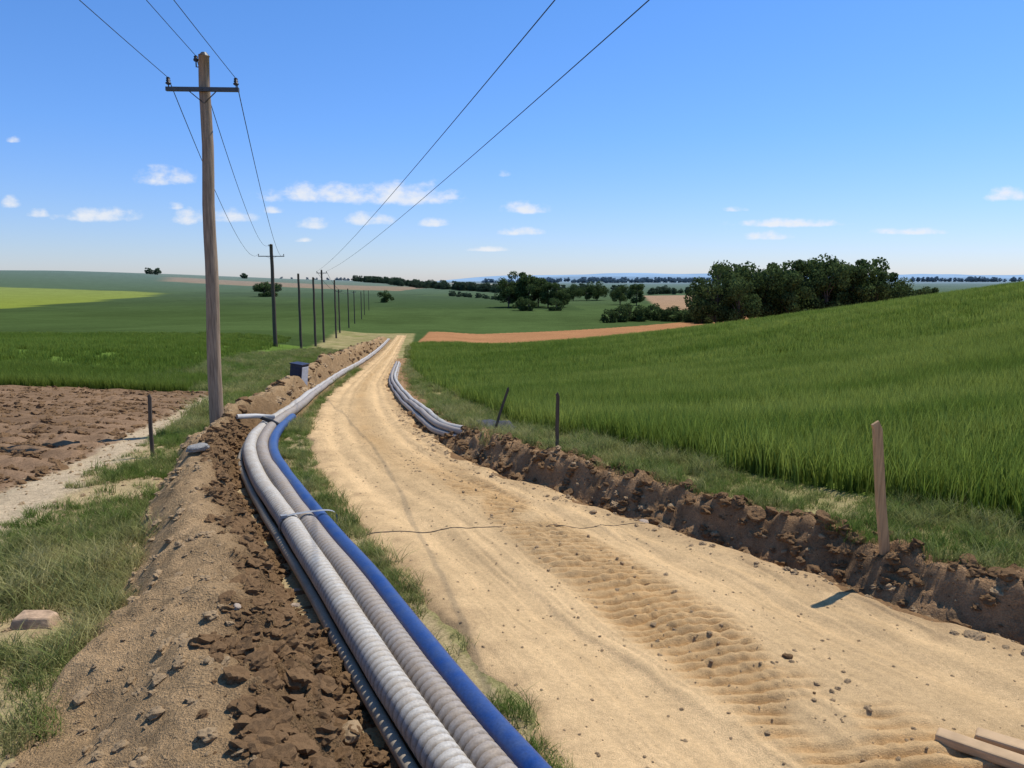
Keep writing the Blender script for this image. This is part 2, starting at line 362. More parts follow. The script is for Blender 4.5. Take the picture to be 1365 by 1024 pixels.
def tuft(name,n,h,rad,w,lean,mat,seed,seg=3,tip=(1.0,1.0,1.0)):
    r=np.random.default_rng(seed);V=[];F=[];S=[]
    for i in range(n):
        a=r.uniform(0,6.283);q=rad*math.sqrt(r.uniform());bx,by=q*math.cos(a),q*math.sin(a)
        hh=h*r.uniform(.6,1.1);la=r.uniform(0,6.283);ln=lean*r.uniform(.2,1.2)*hh;fa=r.uniform(0,6.283)
        dx,dy=math.cos(fa)*w/2,math.sin(fa)*w/2;o=len(V);br=r.uniform(.7,1.3)
        for k in range(seg+1):
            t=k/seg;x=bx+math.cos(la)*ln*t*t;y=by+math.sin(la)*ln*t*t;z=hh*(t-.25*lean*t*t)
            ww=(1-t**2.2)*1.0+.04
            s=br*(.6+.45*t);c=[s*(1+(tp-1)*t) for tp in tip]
            V+=[(x-dx*ww,y-dy*ww,z),(x+dx*ww,y+dy*ww,z)];S+=[c,c]
            if k: F.append((o+2*k-2,o+2*k-1,o+2*k+1,o+2*k))
    ob=mesh_np(name,V,F,mat,np.array(S),False,False,'shade');return ob
def sample(n,x0,x1,y0,y1,mask,seed):
    r=np.random.default_rng(seed);X=r.uniform(x0,x1,n);Y=r.uniform(y0,y1,n);k=mask(X,Y,r);return X[k],Y[k],r
wheatm=leaf_mat('wheat_blade',(.15,.235,.032),(.285,.365,.066),.4)
grassm=leaf_mat('grass_blade',(.165,.245,.052),(.48,.43,.19),.4)
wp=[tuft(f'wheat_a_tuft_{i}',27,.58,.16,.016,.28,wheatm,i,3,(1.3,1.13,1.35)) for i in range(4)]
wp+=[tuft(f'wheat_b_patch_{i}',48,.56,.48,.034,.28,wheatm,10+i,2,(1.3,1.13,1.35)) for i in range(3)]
P=[]
def addw(n,x0,x1,y0,y1,m,seed,lo,hi,smin,smax):
    X,Y,r=sample(n,x0,x1,y0,y1,m,seed);k=len(X)
    P.append((np.stack([X,Y,H(X,Y)-.03],1),r.uniform(0,6.28,k),r.uniform(smin,smax,k)*(1+.08*fbm(X/3,Y/3,2,67)),np.clip(.5+.75*fbm((X+Y*.4)/6,(Y-X*.4)/2.0,4,64)+r.normal(0,.13,k)+.35*fbm(X/25,Y/25,2,65),0,1),r.integers(lo,hi,k)))
addw(24000,-8,22,3,26,lambda X,Y,r:(X>xW(Y)+.0+.18*vnoise(X*2,Y*2,5))&(X<xW(Y)+2.2)&(X<Y*.76+1.5),1,0,4,.85,1.1)
addw(32000,-8,28,3,34,lambda X,Y,r:(X>xW(Y)+2.0)&(X<Y*.76+1.5)&(r.uniform(0,1,len(X))<.9),2,0,4,.92,1.1)
addw(36000,-14,82,24,112,lambda X,Y,r:(X>xW(Y)+.3)&(X<Y*.76+1.5)&(Y<wheat_end(X))&(r.uniform(0,1,len(X))<np.clip(36/Y,0,1)),3,4,7,.85,1.08)
P_=[np.concatenate([p[i] for p in P]) for i in range(5)]
scatter('wheat_field',*P_,wp)
nW=len(P_[0])
P=[]
addw(17000,-75,-12,28.2,34,lambda X,Y,r:(X<xT(Y)-1.2)&(X>-Y*.76-2),4,0,4,.6,.95)
addw(16000,-100,-14,33,90,lambda X,Y,r:(X<xM(Y)-4.2-.05*Y)&(X>-Y*.76-2)&(r.uniform(0,1,len(X))<np.clip(36/Y,0,1)),5,4,7,.6,.85)
P_=[np.concatenate([p[i] for p in P]) for i in range(5)];P_[3]*=.5
scatter('wheat_field',*P_,[o.copy() for o in wp])
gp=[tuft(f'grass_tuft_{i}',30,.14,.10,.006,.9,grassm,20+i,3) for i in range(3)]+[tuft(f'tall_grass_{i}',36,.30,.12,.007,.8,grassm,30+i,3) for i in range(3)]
G=[]
def addg(X,Y,r,Zf,smin=.7,smax=1.2,tall=.12,dry=.0):
    k=len(X);n=fbm(X*.7,Y*.7,3,121)
    G.append((np.stack([X,Y,Zf(X,Y)-.015],1),r.uniform(0,6.28,k),r.uniform(smin,smax,k)*(1+.4*n),np.clip(.30+dry+.7*n+r.normal(0,.22,k),0,1),np.where(r.uniform(0,1,k)<tall,r.integers(3,6,k),r.integers(0,3,k))))
X,Y,r=sample(32000,-9,0,1,19,lambda X,Y,r:(X<xM(Y)+.12)&(X>xT(Y)+.6)&(np.hypot(X+3.9,Y-5.75)>.34)&(fbm(X*1.1,Y*1.1,4,122)+r.normal(0,.15,len(X))>-.08),41);addg(X,Y,r,H,.6,1.15,.13,.05)
X,Y,r=sample(20000,-20,-5,18,75,lambda X,Y,r:(X<xM(Y)+.1)&(X>np.where(Y<28.5,xT(Y)+.4,xM(Y)-4.5-.05*Y)),42);addg(X,Y,r,H,1.2,2.0)
X,Y,r=sample(50000,-6,9,3,22,lambda X,Y,r:(X<xW(Y)+.1)&(X>xR(Y)+.66+.32*vnoise(X*2,Y*2,9))&(fbm(X*1.3,Y*1.3,4,123)+r.normal(0,.2,len(X))>-.2),43);addg(X,Y,r,lambda x,y:np.maximum(H(x,y),bank_h(x,y)),.7,1.2,.15,.12)
X,Y,r=sample(26000,-16,1,20,85,lambda X,Y,r:(X<xW(Y)+.1)&(X>xR(Y)+.6),44);addg(X,Y,r,H,1.0,1.7,.1,.15)
X,Y,r=sample(34000,-6,2,2,17,lambda X,Y,r:(X<xL(Y)+.06)&(X>xP(Y)+.46)&(fbm(X*1.6,Y*1.6,3,124)+r.normal(0,.15,len(X))>-.08),45);addg(X,Y,r,H,.5,1.0,.08)
X,Y,r=sample(7000,-12,-4,15,45,lambda X,Y,r:(X<xL(Y)+.1)&(X>xP(Y)+.5),46);addg(X,Y,r,H,1.,1.8)
P_=[np.concatenate([p[i] for p in G]) for i in range(5)]
scatter('grass_verge',*P_,gp);nG=len(P_[0])
def rock(name,seed,mat,sub=2,amp=.35,flat=.7,link=False):
    import bmesh
    bm=bmesh.new();bmesh.ops.create_icosphere(bm,subdivisions=sub,radius=1)
    r=random.Random(seed);o=r.uniform(0,50)
    for v in bm.verts:
        c=v.co.copy();n=float(fbm(np.array([c.x*1.3+o+c.z]),np.array([c.y*1.3+c.z*1.7]),3,seed)[0])
        v.co=c*(1+amp*n*1.6);v.co.z*=flat
    me=bpy.data.meshes.new(name);bm.to_mesh(me);bm.free();me.materials.append(mat)
    ob=bpy.data.objects.new(name,me)
    if link: scene.collection.objects.link(ob)
    return ob
clodm=simple_mat('clod_soil',(.205,.125,.065),.95,25,.6,1.4,.8,.0)
lclod=simple_mat('dry_clod_soil',(.42,.295,.17),.95,25,.7,1.3,.8,.0)
cp=[rock(f'clod_{i}',i,clodm,3,.5) for i in range(4)]+[rock(f'dry_clod_{i}',20+i,lclod,3,.5) for i in range(3)]
C=[]
def addc(X,Y,r,Zf,lo,hi,p=3.0,i0=0,i1=4):
    k=len(X);C.append((np.stack([X,Y,Zf(X,Y)],1),r.uniform(0,6.28,k),lo+(hi-lo)*r.uniform(0,1,k)**p,np.zeros(k),r.integers(i0,i1,k)))
mf=lambda X,Y:(X-xM(Y))/(xP(Y)-.22-xM(Y))
X,Y,r=sample(34000,-6,1,1.5,15,lambda X,Y,r:(mf(X,Y)>.48)&(mf(X,Y)<1.02)&(r.uniform(0,1,len(X))<.95*ss(.48,.70,mf(X,Y)+.2*fbm(X*1.2,Y*1.2,3,102))),51);addc(X,Y,r,mound_h,.008,.085,3.6)
X,Y,r=sample(13000,-8,0,1.5,18,lambda X,Y,r:(mf(X,Y)>-.02)&(mf(X,Y)<.6),52);addc(X,Y,r,mound_h,.004,.05,5,4,7)
X,Y,r=sample(30000,-4,8,2.5,20,lambda X,Y,r:(X-xR(Y)>.02)&(X-xR(Y)<1.05),53);addc(X,Y,r,bank_h,.008,.085,4)
X,Y,r=sample(12000,-4,8,2.5,20,lambda X,Y,r:(X-xR(Y)>-.35)&(X-xR(Y)<.6),59);addc(X,Y,r,lambda x,y:np.maximum(bank_h(x,y),road_h(x,y)),.008,.05,4,4,7)
X,Y,r=sample(9000,-6,7,2.5,20,lambda X,Y,r:(X>xL(Y))&(X<xR(Y)),54);addc(X,Y,r,road_h,.003,.014,3,4,7)
X,Y,r=sample(90,-6,7,2.5,20,lambda X,Y,r:(X>xL(Y))&(X<xR(Y)),57);addc(X,Y,r,road_h,.008,.018,3,0,7)
X,Y,r=sample(4000,-3,7,2.5,13,lambda X,Y,r:(np.abs(X-xTr(Y))<.55),58);addc(X,Y,r,road_h,.005,.022,3,4,7)
X,Y,r=sample(12000,-22,-5,6,28,lambda X,Y,r:(X<xT(Y)),55);addc(X,Y,r,H,.015,.10,3,0,4)
X,Y,r=sample(9000,-9,0,2,20,lambda X,Y,r:(X<xM(Y))&(X>xT(Y)-.3),60);addc(X,Y,r,H,.005,.035,4,4,7)
X,Y,r=sample(5000,-20,-5,16,100,lambda X,Y,r:(X>xM(Y))&(X<xP(Y)),56);addc(X,Y,r,mound_h,.03,.2,3,0,7)
P_=[np.concatenate([p[i] for p in C]) for i in range(5)]
scatter('soil_clods',*P_,cp);nC=len(P_[0])
# ------------------------------------------------------------------ conduits
def conduit(name,off,r,zc,mat,y0,y1,rib=0,per=.07,n=20,fn=None):
    fn=fn or (lambda y:xP(y)+off(y))
    yy=[y0];
    while yy[-1]<y1: yy.append(yy[-1]+max(.008,.007+.0006*max(0,yy[-1])) if rib and yy[-1]<24 else yy[-1]+max(.08,.012*abs(yy[-1])))
    yy=np.array(yy);xx=fn(yy)+.012*vnoise(yy*.6,yy*0+off(0)*7+2,132);zz=H(xx,yy)+zc+.015*vnoise(yy*.8,yy*0+off(0)*9,131)
    dx=np.gradient(xx,yy);ds=np.sqrt(1+dx**2);s=np.concatenate([[0],np.cumsum(np.sqrt(np.diff(xx)**2+np.diff(yy)**2))])
    rad=np.full(len(yy),r)
    th=np.linspace(0,2*math.pi,n,endpoint=False)
    R=rad[:,None]*np.ones((1,n));D=np.zeros_like(R)
    if rib:
        ph=(s/per)
        prof=np.abs(((ph[:,None]+th[None]/(2*math.pi))%1)-.5)*2
        fade=(1-ss(18,24,yy))[:,None]
        R=R*(1+rib*(ss(.08,.45,prof)-.75)*fade);D=(1-ss(.05,.40,prof))*.8*fade
    nx=1/ds;ny=-dx/ds
    VX=xx[:,None]+R*np.cos(th)[None]*nx[:,None];VY=yy[:,None]+R*np.cos(th)[None]*ny[:,None];VZ=zz[:,None]+R*np.sin(th)[None]
    V=np.stack([VX,VY,VZ],2).reshape(-1,3);m=len(yy)
    i=np.arange((m-1)*n);a=i//n;k=i%n;k2=(k+1)%n
    F=np.stack([a*n+k,a*n+k2,(a+1)*n+k2,(a+1)*n+k],1)
    return mesh_np(name,V,F,mat,np.repeat(D.reshape(-1,1),3,1),attr='groove_shade')
white_p=dusty_mat('dusty_white_plastic',(.52,.50,.45),(.38,.30,.21),.75,.55)
grey_p=dusty_mat('dusty_grey_plastic',(.33,.30,.27),(.33,.25,.17),.8,.6)
blue_p=dusty_mat('blue_plastic',(.010,.048,.20),(.08,.11,.18),.55,.38)
tan_p=dusty_mat('dusty_tan_plastic',(.36,.32,.25),(.33,.25,.16),.8,.7)
sp=lambda a,b:(lambda y:np.interp(y,[0,4,9,16,30,100],[a*1.05,a,a*.93,a*.88*b,a*.8*b,a*.8*b]))
conduit('smooth_pipe',lambda y:-.16+0*y,.045,-.01,tan_p,-8,105,0)
conduit('corrugated_conduit',lambda y:0*y,.108,.10,white_p,-8,105,.22,.078,24)
conduit('corrugated_conduit',sp(.225,1),.102,.11,grey_p,-8,105,.22,.078,24)
conduit('blue_water_pipe',sp(.43,1),.085,.11,blue_p,-8,17,0,.07,24)
for i,(o,z,m) in enumerate([(.12,.05,grey_p),(.28,.05,white_p),(.44,.05,grey_p),(.2,.16,grey_p),(.36,.16,white_p)]):
    conduit('spare_conduit',lambda y,o=o:o+0*y,.062,z+.05,m,13.3+.35*((i*2)%3),50,0,.07,14,fn=lambda y,o=o:xR(y)+o+.35*(1-ss(13,15,y)))
def at(fn,y): return float(fn(np.array([y]))[0])
for yy in(8.0,):
    x=at(xP,yy);z=float(H(x,yy))+.11;d=(at(xP,yy+.1)-at(xP,yy-.1))/.2;a=math.atan(-d)
    rt=Matrix.Rotation(a,3,'Z');pts=[]
    for k in range(25):
        w=2*math.pi*k/24;cx=math.cos(w);sx=math.sin(w)
        px=.21+(.345)*np.sign(cx)*abs(cx)**.55;pz=.128*np.sign(sx)*abs(sx)**.6
        pts.append(Vector((x,yy,z))+rt@Vector((px*.93,0,pz)))
    parts=[]
    for k in range(24):
        p,q=pts[k],pts[k+1];f=rt@Vector((0,.03,0))
        V=[p-f,q-f,q+f,p+f];parts.append((V,[(0,1,2,3)],0))
    parts.append((*box(pts[9]+Vector((0,0,.01)),(.07,.06,.03),rt),0))
    add_obj('pipe_strap',join_parts('pipe_strap',parts),[simple_mat('strap_fabric',(.26,.27,.28),.6)])
def gz(x,y): return float(H(x,y))
parts=[]
for (x1,y1,z1,x2,y2,z2,r_,mi) in [(-5.55,14.9,.36,-5.0,15.5,.28,.05,0),(-5.2,15.3,.3,-4.75,15.1,.14,.045,1)]:
    parts.append((*tube([(x1,y1,gz(x1,y1)+z1),((x1+x2)/2,(y1+y2)/2,(gz(x1,y1)+gz(x2,y2)+z1+z2)/2+.02),(x2,y2,gz(x2,y2)+z2)],r_,12),mi))
add_obj('pipe_offcuts',join_parts('pipe_offcuts',parts),[simple_mat('white_plastic',(.5,.48,.44),.5),simple_mat('black_plastic',(.03,.03,.03),.5)],True)
# ------------------------------------------------------------------ timber
wood=simple_mat('weathered_pole_wood',(.33,.24,.165),.85,6,.55,1.4,.5,.15,stretch=(6,6,.35))
dwood=simple_mat('dark_wood',(.11,.085,.065),.85,6,.65,1.3,.5,.15,stretch=(6,6,.35))
pwood=simple_mat('pale_wood',(.46,.30,.16),.8,6,.7,1.25,.4,.2,stretch=(8,8,.5))
steel=simple_mat('galvanised_steel',(.09,.09,.09),.5,12,.8,1.2,0,.5,.5)
ceram=simple_mat('brown_ceramic',(.035,.03,.03),.4,12,.9,1.1,0,.4)
def pole(name,x,y,h,r0,r1,arm,armz,ang=0,mats=None,top_ins=True,lean=0):
    pr=[];npt=14
    pts=[(lean*h*(k/npt)+.012*math.sin(k*1.3),.01*math.cos(k*1.7),-.5+(h+.5)*k/npt) for k in range(npt+1)]
    pr.append((*tube(pts,[r0+(r1-r0)*k/npt for k in range(npt+1)],16),0))
    pr.append((*tube([(lean*h,0,h-.02),(lean*h,0,h+.05)],[r1*1.08,r1*.5],12),1))
    att=[]
    if arm:
        ax=lean*armz
        pr.append((*box((ax,-r1-.045,armz),(arm,.07,.075)),1))
        for s in(-1,1):
            pr.append((*tube([(ax+s*arm*.2,-r1-.05,armz-.02),(ax,-r1-.0,armz-.25)],.010,6),1))
            X0=ax+s*(arm/2-.05)
            pr.append((*tube([(X0,-r1-.045,armz+.03),(X0,-r1-.045,armz+.10)],.012,6),1))
            pr.append((*tube([(X0,-r1-.045,armz+z) for z in(.08,.10,.12,.125,.16,.165,.20,.22)],[.03,.055,.05,.03,.045,.03,.04,.02],12),2))
            att.append((X0,-r1-.045,armz+.21))
        pr.append((*tube([(ax,-r1-.10,armz),(ax,r1+.06,armz)],.012,6),1))
    if top_ins:
        pr.append((*tube([(lean*h-r1-.0,0,h-.22),(lean*h-r1-.06,0,h-.22),(lean*h-r1-.06,0,h-.08)],.014,6),1))
        pr.append((*tube([(lean*h-r1-.06,0,h-.12+z) for z in(0,.02,.05,.055,.09,.11)],[.03,.05,.045,.03,.04,.02],12),2));att.append((lean*h-r1-.06,0,h-.01))
    ob=add_obj(name,join_parts(name,pr),mats or [wood,steel,ceram],True,(x,y,gz(x,y)),(0,0,ang))
    ob.data.polygons.foreach_set('use_smooth',[len(p.vertices)==4 and p.material_index!=1 for p in ob.data.polygons])
    return [Matrix.Translation(Vector((x,y,gz(x,y))))@Matrix.Rotation(ang,4,'Z')@Vector(a) for a in att]
A1=pole('utility_pole',-6.12,15.25,7.42,.145,.10,1.38,6.75,.05,lean=.021)
A2=pole('utility_pole',-22.6,71.5,9.6,.20,.15,2.4,8.5,.1,[dwood,steel,ceram],True)
A0=pole('utility_pole',.8,-25,7.6,.14,.10,1.36,6.8,.05)
def wire(p,q,sag,r=.008,n=28):
    p=Vector(p);q=Vector(q);pts=[]
    for k in range(n+1):
        t=k/n;v=p.lerp(q,t);v.z-=4*sag*t*(1-t);pts.append(v)
    return tube(pts,r,6)
wp_=[]
for a,b in zip(A1,A0): wp_.append((*wire(a,b,.35,.006),0))
for a,b in zip(A1,A2): wp_.append((*wire(a,b,1.3,.009),0))
cable=simple_mat('black_cable',(.02,.02,.022),.6)
posts=[(-20.3,72,7.2,0),(-21,80,7.3,0),(-22.6,90,8.6,1.2),(-24.4,104,8.0,0),(-28,122,7.0,1.0),(-31.5,145,7.5,0),(-36,172,7.5,1.0),(-41,205,7.5,0),(-48,245,8,0),(-57,300,8,0)]
last=None;A90=None
for x,y,h,arm in posts:
    A=pole('utility_pole',x,y,h,.13,.10,arm,h-.35,.25,[dwood,steel,ceram],False)
    if y==90: A90=A
    if arm:
        if last: 
            for a,b in zip(last,A): wp_.append((*wire(a,b,.5,.02,12),0))
        last=A
Ab=pole('utility_pole',13.45,-30,9.1,.15,.11,1.4,8.85,.25,top_ins=False)
for a,b in zip(A90,Ab): wp_.append((*wire(a,b,1.0,.0085,60),0))
add_obj('power_line',join_parts('power_line',wp_),[cable],True)
def stake(name,x,y,h,w,lx,ly,mat,rz=.3):
    z=gz(x,y);V=[];t=.6;pts=[]
    for k,(f,s) in enumerate([(-.25,1),(0,1),(.5,.97),(.96,.93),(1,.7)]):
        cx,cy=x+lx*f+.006*k*(k%2),y+ly*f
        for sx,sy in((-1,-1),(1,-1),(1,1),(-1,1)):
            V.append((cx+sx*w/2*s,cy+sy*w*t/2*s,z+h*f+(.02*sx if f==1 else 0)))
    F=[]
    for k in range(4):
        for j in range(4): F.append((k*4+j,k*4+(j+1)%4,(k+1)*4+(j+1)%4,(k+1)*4+j))
    F+=[(3,2,1,0),(16,17,18,19)]
    me=join_parts(name,[(V,F,0)]);return add_obj(name,me,[mat],bevel=.004)
stake('wooden_stake',-6.03,12.3,1.05,.06,.0,0,dwood)
stake('wooden_stake',-.36,13.3,.95,.05,.28,0,dwood)
stake('wooden_stake',.67,10.8,1.05,.055,-.02,0,dwood)
stake('wooden_stake',3.52,6.75,1.46,.085,-.20,0,pwood)
parts=[]
for (x1,y1,x2,y2) in [(2.60,4.26,3.45,3.55),(2.84,4.26,3.7,3.62)]:
    L=math.hypot(x2-x1,y2-y1);a=math.atan2(y2-y1,x2-x1);cx,cy=(x1+x2)/2,(y1+y2)/2
    parts.append((*box((cx,cy,gz(cx,cy)+.055),(L,.11,.06),Matrix.Rotation(a,3,'Z')),0))
add_obj('timber_plank',join_parts('timber_plank',parts),[simple_mat('sawn_timber',(.50,.34,.19),.8,5,.75,1.2,.4,.2,stretch=(1,1,6))],bevel=.012)
stm=simple_mat('pale_stone',(.42,.33,.25),.9,9,.75,1.2,.6,.2)
stb=simple_mat('reddish_stone',(.45,.31,.20),.9,14,.6,1.25,.8,.1)
stg=simple_mat('grey_stone',(.27,.26,.24),.9,9,.75,1.2,.6,.2)
def stone(x,y,zf,s,mat,seed,flat=.5,sub=3):
    o=rock('stone',seed,mat,sub,.25,flat,True);o.scale=(s,s*.7,s);o.location=(x,y,float(zf(np.array([x]),np.array([y]))[0])+s*.25);o.rotation_euler=(0.1,0,seed)
bb=join_parts('broken_brick',[([(-.17,-.1,-.03),(-.02,-.13,-.03),(.15,-.12,-.03),(.19,.05,-.03),(.10,.12,-.03),(-.12,.11,-.03),(-.15,-.07,.06),(-.02,-.10,.085),(.12,-.08,.07),(.15,.04,.055),(.08,.09,.06),(-.11,.08,.075)],[(5,4,3,2,1,0),(6,7,11),(7,8,9,10,11),(0,1,7,6),(1,2,8,7),(2,3,9,8),(3,4,10,9),(4,5,11,10),(5,0,6,11)],0)])
add_obj('broken_brick',bb,[stb],False,(-3.92,5.85,gz(-3.92,5.85)+.02),(.05,.06,.25),.014)
stone(-4.4,10.3,mound_h,.17,stg,4,.35);stone(-1.95,5.05,mound_h,.04,stm,5,.6)
stone(-2.05,6.75,mound_h,.09,stm,6,.5,2);stone(-1.95,6.4,mound_h,.06,stm,16,.5,2);stone(1.55,8.55,road_h,.075,stm,7,.4,2);stone(-1.0,4.3,mound_h,.10,lclod,8,.6)
stone(2.05,5.25,road_h,.04,clodm,9,.5,2);stone(1.25,6.6,road_h,.035,clodm,10,.6,2)
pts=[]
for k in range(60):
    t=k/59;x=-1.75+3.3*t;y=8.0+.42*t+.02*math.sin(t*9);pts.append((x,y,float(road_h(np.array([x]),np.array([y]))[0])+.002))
add_obj('ground_cable',join_parts('ground_cable',[(*tube(pts,[.009-.005*min(1,k/35) for k in range(60)],8),0)]),[simple_mat('shadow_line_brown',(.10,.075,.05),.8)],True)  # made-up thin strand standing in for a shadow line across the road
x,y=-8.35,29.0;z=gz(x,y)+.2
pr=[(*box((0,0,.40),(.5,.5,.95)),0),(*box((0,0,.895),(.56,.56,.04)),0),(*box((.262,0,.40),(.02,.44,.80)),1),(*box((0,-.262,.40),(.40,.02,.7)),0)]
add_obj('cable_cabinet',join_parts('cable_cabinet',pr),[simple_mat('dark_blue_paint',(.025,.028,.055),.5),simple_mat('light_paint',(.5,.5,.52),.5)],False,(x,y,z),(0,.12,-.3),.01)
g=[];n=26
for j in range(n):
    for i in range(n):
        u=i/(n-1);v=j/(n-1);x=-.95+1.0*u+.1*math.sin(v*5);y=13.9+1.3*v
        e=min(u,1-u,v,1-v);g.append((x,y,gz(x,y)+.16*min(1,e*5)+.09*float(fbm(np.array([u*4]),np.array([v*4]),3,141)[0])+.04))
mesh_np('plastic_sheeting',g,grid_faces(n,n),simple_mat('dark_sheeting',(.05,.05,.055),.7,8,.7,1.4,.3,.2))
# ------------------------------------------------------------------ trees
bark=simple_mat('bark',(.10,.075,.055),.9,8)
leafm=leaf_mat('tree_leaves',(.045,.075,.026),(.13,.175,.06),.3,False,.35)
def tree_mesh(name,seed,h,w,nl,ls,trunk=.18,low=.12):
    r=np.random.default_rng(seed);V=[];F=[]
    def addt(p,rd,n=8):
        a,b=tube(p,rd,n,False);o=len(V);V.extend([tuple(q) for q in a]);F.extend([tuple(i+o for i in f) for f in b])
    addt([(0,0,-.5),(.05,0,h*.25),(.1,.05,h*.5),(0,.1,h*.8)],[h*.026,h*.02,h*.013,h*.004])
    bl=[]
    for i in range(18):
        a=r.uniform(0,6.28);t=r.uniform(low+.1,.95);q=w*.5*math.sqrt(max(.05,1-((t-.5)/.55)**2))*r.uniform(.35,.95)
        c=np.array((math.cos(a)*q,math.sin(a)*q,h*t*.93));bl.append((c,w*r.uniform(.13,.24)))
        addt([(0,0,h*max(.12,t-.35)),tuple(c*[.5,.5,1]-[0,0,h*.08]),tuple(c)],[h*.009,h*.006,h*.002],5)
    nt=len(F)
    k=r.integers(0,len(bl),nl);cen=np.array([b[0] for b in bl])[k];rad=np.array([b[1] for b in bl])[k]
    d=r.normal(size=(nl,3));d/=np.linalg.norm(d,axis=1)[:,None];d[:,2]*=.8
    pos=cen+d*(rad*r.uniform(.45,1.08,nl)**.7)[:,None]
    nrm=d+r.normal(0,.6,(nl,3));nrm/=np.linalg.norm(nrm,axis=1)[:,None]
    up=r.normal(size=(nl,3));a=np.cross(nrm,up);a/=np.linalg.norm(a,axis=1)[:,None];b=np.cross(nrm,a)
    s=(ls*r.uniform(.5,1.2,nl))[:,None]
    Q=np.stack([pos-a*s*.5,pos-b*s*.35,pos+a*s*.5,pos+b*s*.35],1).reshape(-1,3)
    o=len(V);Fq=(np.arange(nl*4).reshape(-1,4)+o)
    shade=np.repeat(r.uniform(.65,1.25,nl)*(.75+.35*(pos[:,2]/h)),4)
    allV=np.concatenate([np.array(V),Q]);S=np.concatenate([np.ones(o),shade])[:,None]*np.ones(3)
    allF=np.concatenate([np.array(F),Fq])
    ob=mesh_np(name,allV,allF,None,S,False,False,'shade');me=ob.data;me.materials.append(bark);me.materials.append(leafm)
    me.polygons.foreach_set('material_index',np.concatenate([np.zeros(nt),np.ones(nl)]).astype(np.int32));return me
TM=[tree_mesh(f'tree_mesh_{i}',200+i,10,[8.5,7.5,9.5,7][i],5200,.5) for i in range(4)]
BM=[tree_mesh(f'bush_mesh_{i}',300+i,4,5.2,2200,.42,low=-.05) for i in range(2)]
def put(kind,me,x,y,s,sx=1):
    o=bpy.data.objects.new(kind,me);o.location=(x,y,gz(x,y)-.15*s);o.scale=(s*sx,s*sx,s);o.rotation_euler=(0,0,random.uniform(0,6.28));scene.collection.objects.link(o)
tx=lambda u,y:(u-682.5)/1015*y
for u,y,s in [(958,168,1.55),(975,178,1.6),(988,165,1.15),(1005,182,1.6),(1022,176,1.5),(1040,186,1.65),(1056,172,1.4),(1072,182,1.7),(1090,190,1.75),(1105,178,1.6),(1122,186,1.8),(1140,180,1.6),(1158,188,1.75),(1172,178,1.4),(1186,184,1.4),(1200,180,1.2),(1232,200,1.0),(1243,202,1.05)]:
    put('deciduous_tree',random.choice(TM),tx(u,y),y,s*1.03,.88)
for u,y,s in [(678,330,1.35),(690,335,1.65),(705,330,1.55),(718,338,1.4),(731,328,1.2),(743,325,1.15),(752,332,.9)]:
    put('deciduous_tree',random.choice(TM),tx(u,y),y,s,1.0)
for u,y,s in [(765,420,1.0),(783,425,1.1),(797,430,1.15),(828,360,1.0),(850,350,1.1)]:
    put('deciduous_tree',random.choice(TM),tx(u,y),y,s)
for u,y,s in [(815,215,1.0),(828,222,1.3),(842,230,1.4),(856,226,1.2),(870,236,1.3),(884,230,1.1),(897,226,1.2),(911,222,1.0),(924,216,1.1),(938,208,1.2),(945,212,1.3),(512,390,1.6),(706,300,1.2),(696,302,1.4),(742,300,1.3),(350,470,2.2),(358,475,2.4)]:
    put('bush',random.choice(BM),tx(u,y),y,s)
midleaf=leaf_mat('hedge_leaves',(.065,.10,.06),(.11,.15,.085),.2,False,.1)
hazeleaf=leaf_mat('hazy_leaves',(.15,.22,.27),(.18,.25,.29),.1,False,.1)  # distance haze put into the leaf colour
def row(D,u0,u1,y0,y1,n,s0,s1):
    r=np.random.default_rng(int(u0+y0));t=r.uniform(0,1,n);y=y0+(y1-y0)*t+r.normal(0,.015*y0,n);u=u0+(u1-u0)*t;X=(u-682.5)/1015*y
    D.append((np.stack([X,y,H(X,y)-1],1),r.uniform(0,6.28,n),r.uniform(s0,s1,n),r.uniform(0,1,n),r.integers(0,4,n)))
def trees_at(D,leaf,tag):
    P_=[np.concatenate([p[i] for p in D]) for i in range(5)];fo=[]
    for i,m in enumerate(TM):
        m2=m.copy();m2.materials[1]=leaf;fo.append(bpy.data.objects.new(f'{tag}_{i}',m2))
    scatter('distant_trees',*P_,fo)
D=[]
row(D,470,560,1000,700,90,.6,.95);row(D,560,670,700,560,80,.5,.9)
row(D,760,940,520,560,34,.4,.8);row(D,600,690,500,420,24,.3,.5);row(D,690,830,640,600,30,.5,.8)
row(D,190,216,900,905,4,.8,1.0);row(D,318,330,900,905,3,.7,.8);row(D,340,372,560,560,8,.5,.8)
trees_at(D,midleaf,'hedge_tree')
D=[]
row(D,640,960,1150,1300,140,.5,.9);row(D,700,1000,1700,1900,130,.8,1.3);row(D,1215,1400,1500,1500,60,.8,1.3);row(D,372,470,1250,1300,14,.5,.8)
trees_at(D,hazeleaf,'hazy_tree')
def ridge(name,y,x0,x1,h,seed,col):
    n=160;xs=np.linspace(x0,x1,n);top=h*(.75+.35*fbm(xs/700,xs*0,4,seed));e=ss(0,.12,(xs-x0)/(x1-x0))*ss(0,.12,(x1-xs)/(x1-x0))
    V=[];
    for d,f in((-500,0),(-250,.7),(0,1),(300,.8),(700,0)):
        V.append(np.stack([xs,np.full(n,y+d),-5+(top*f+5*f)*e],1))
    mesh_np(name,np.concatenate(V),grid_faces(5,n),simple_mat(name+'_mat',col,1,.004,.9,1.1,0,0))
ridge('distant_hills',3600,-500,3800,50,7,(.25,.37,.50));ridge('distant_hills',2700,-100,1900,22,9,(.19,.28,.37))  # bluish haze painted into the hill colours
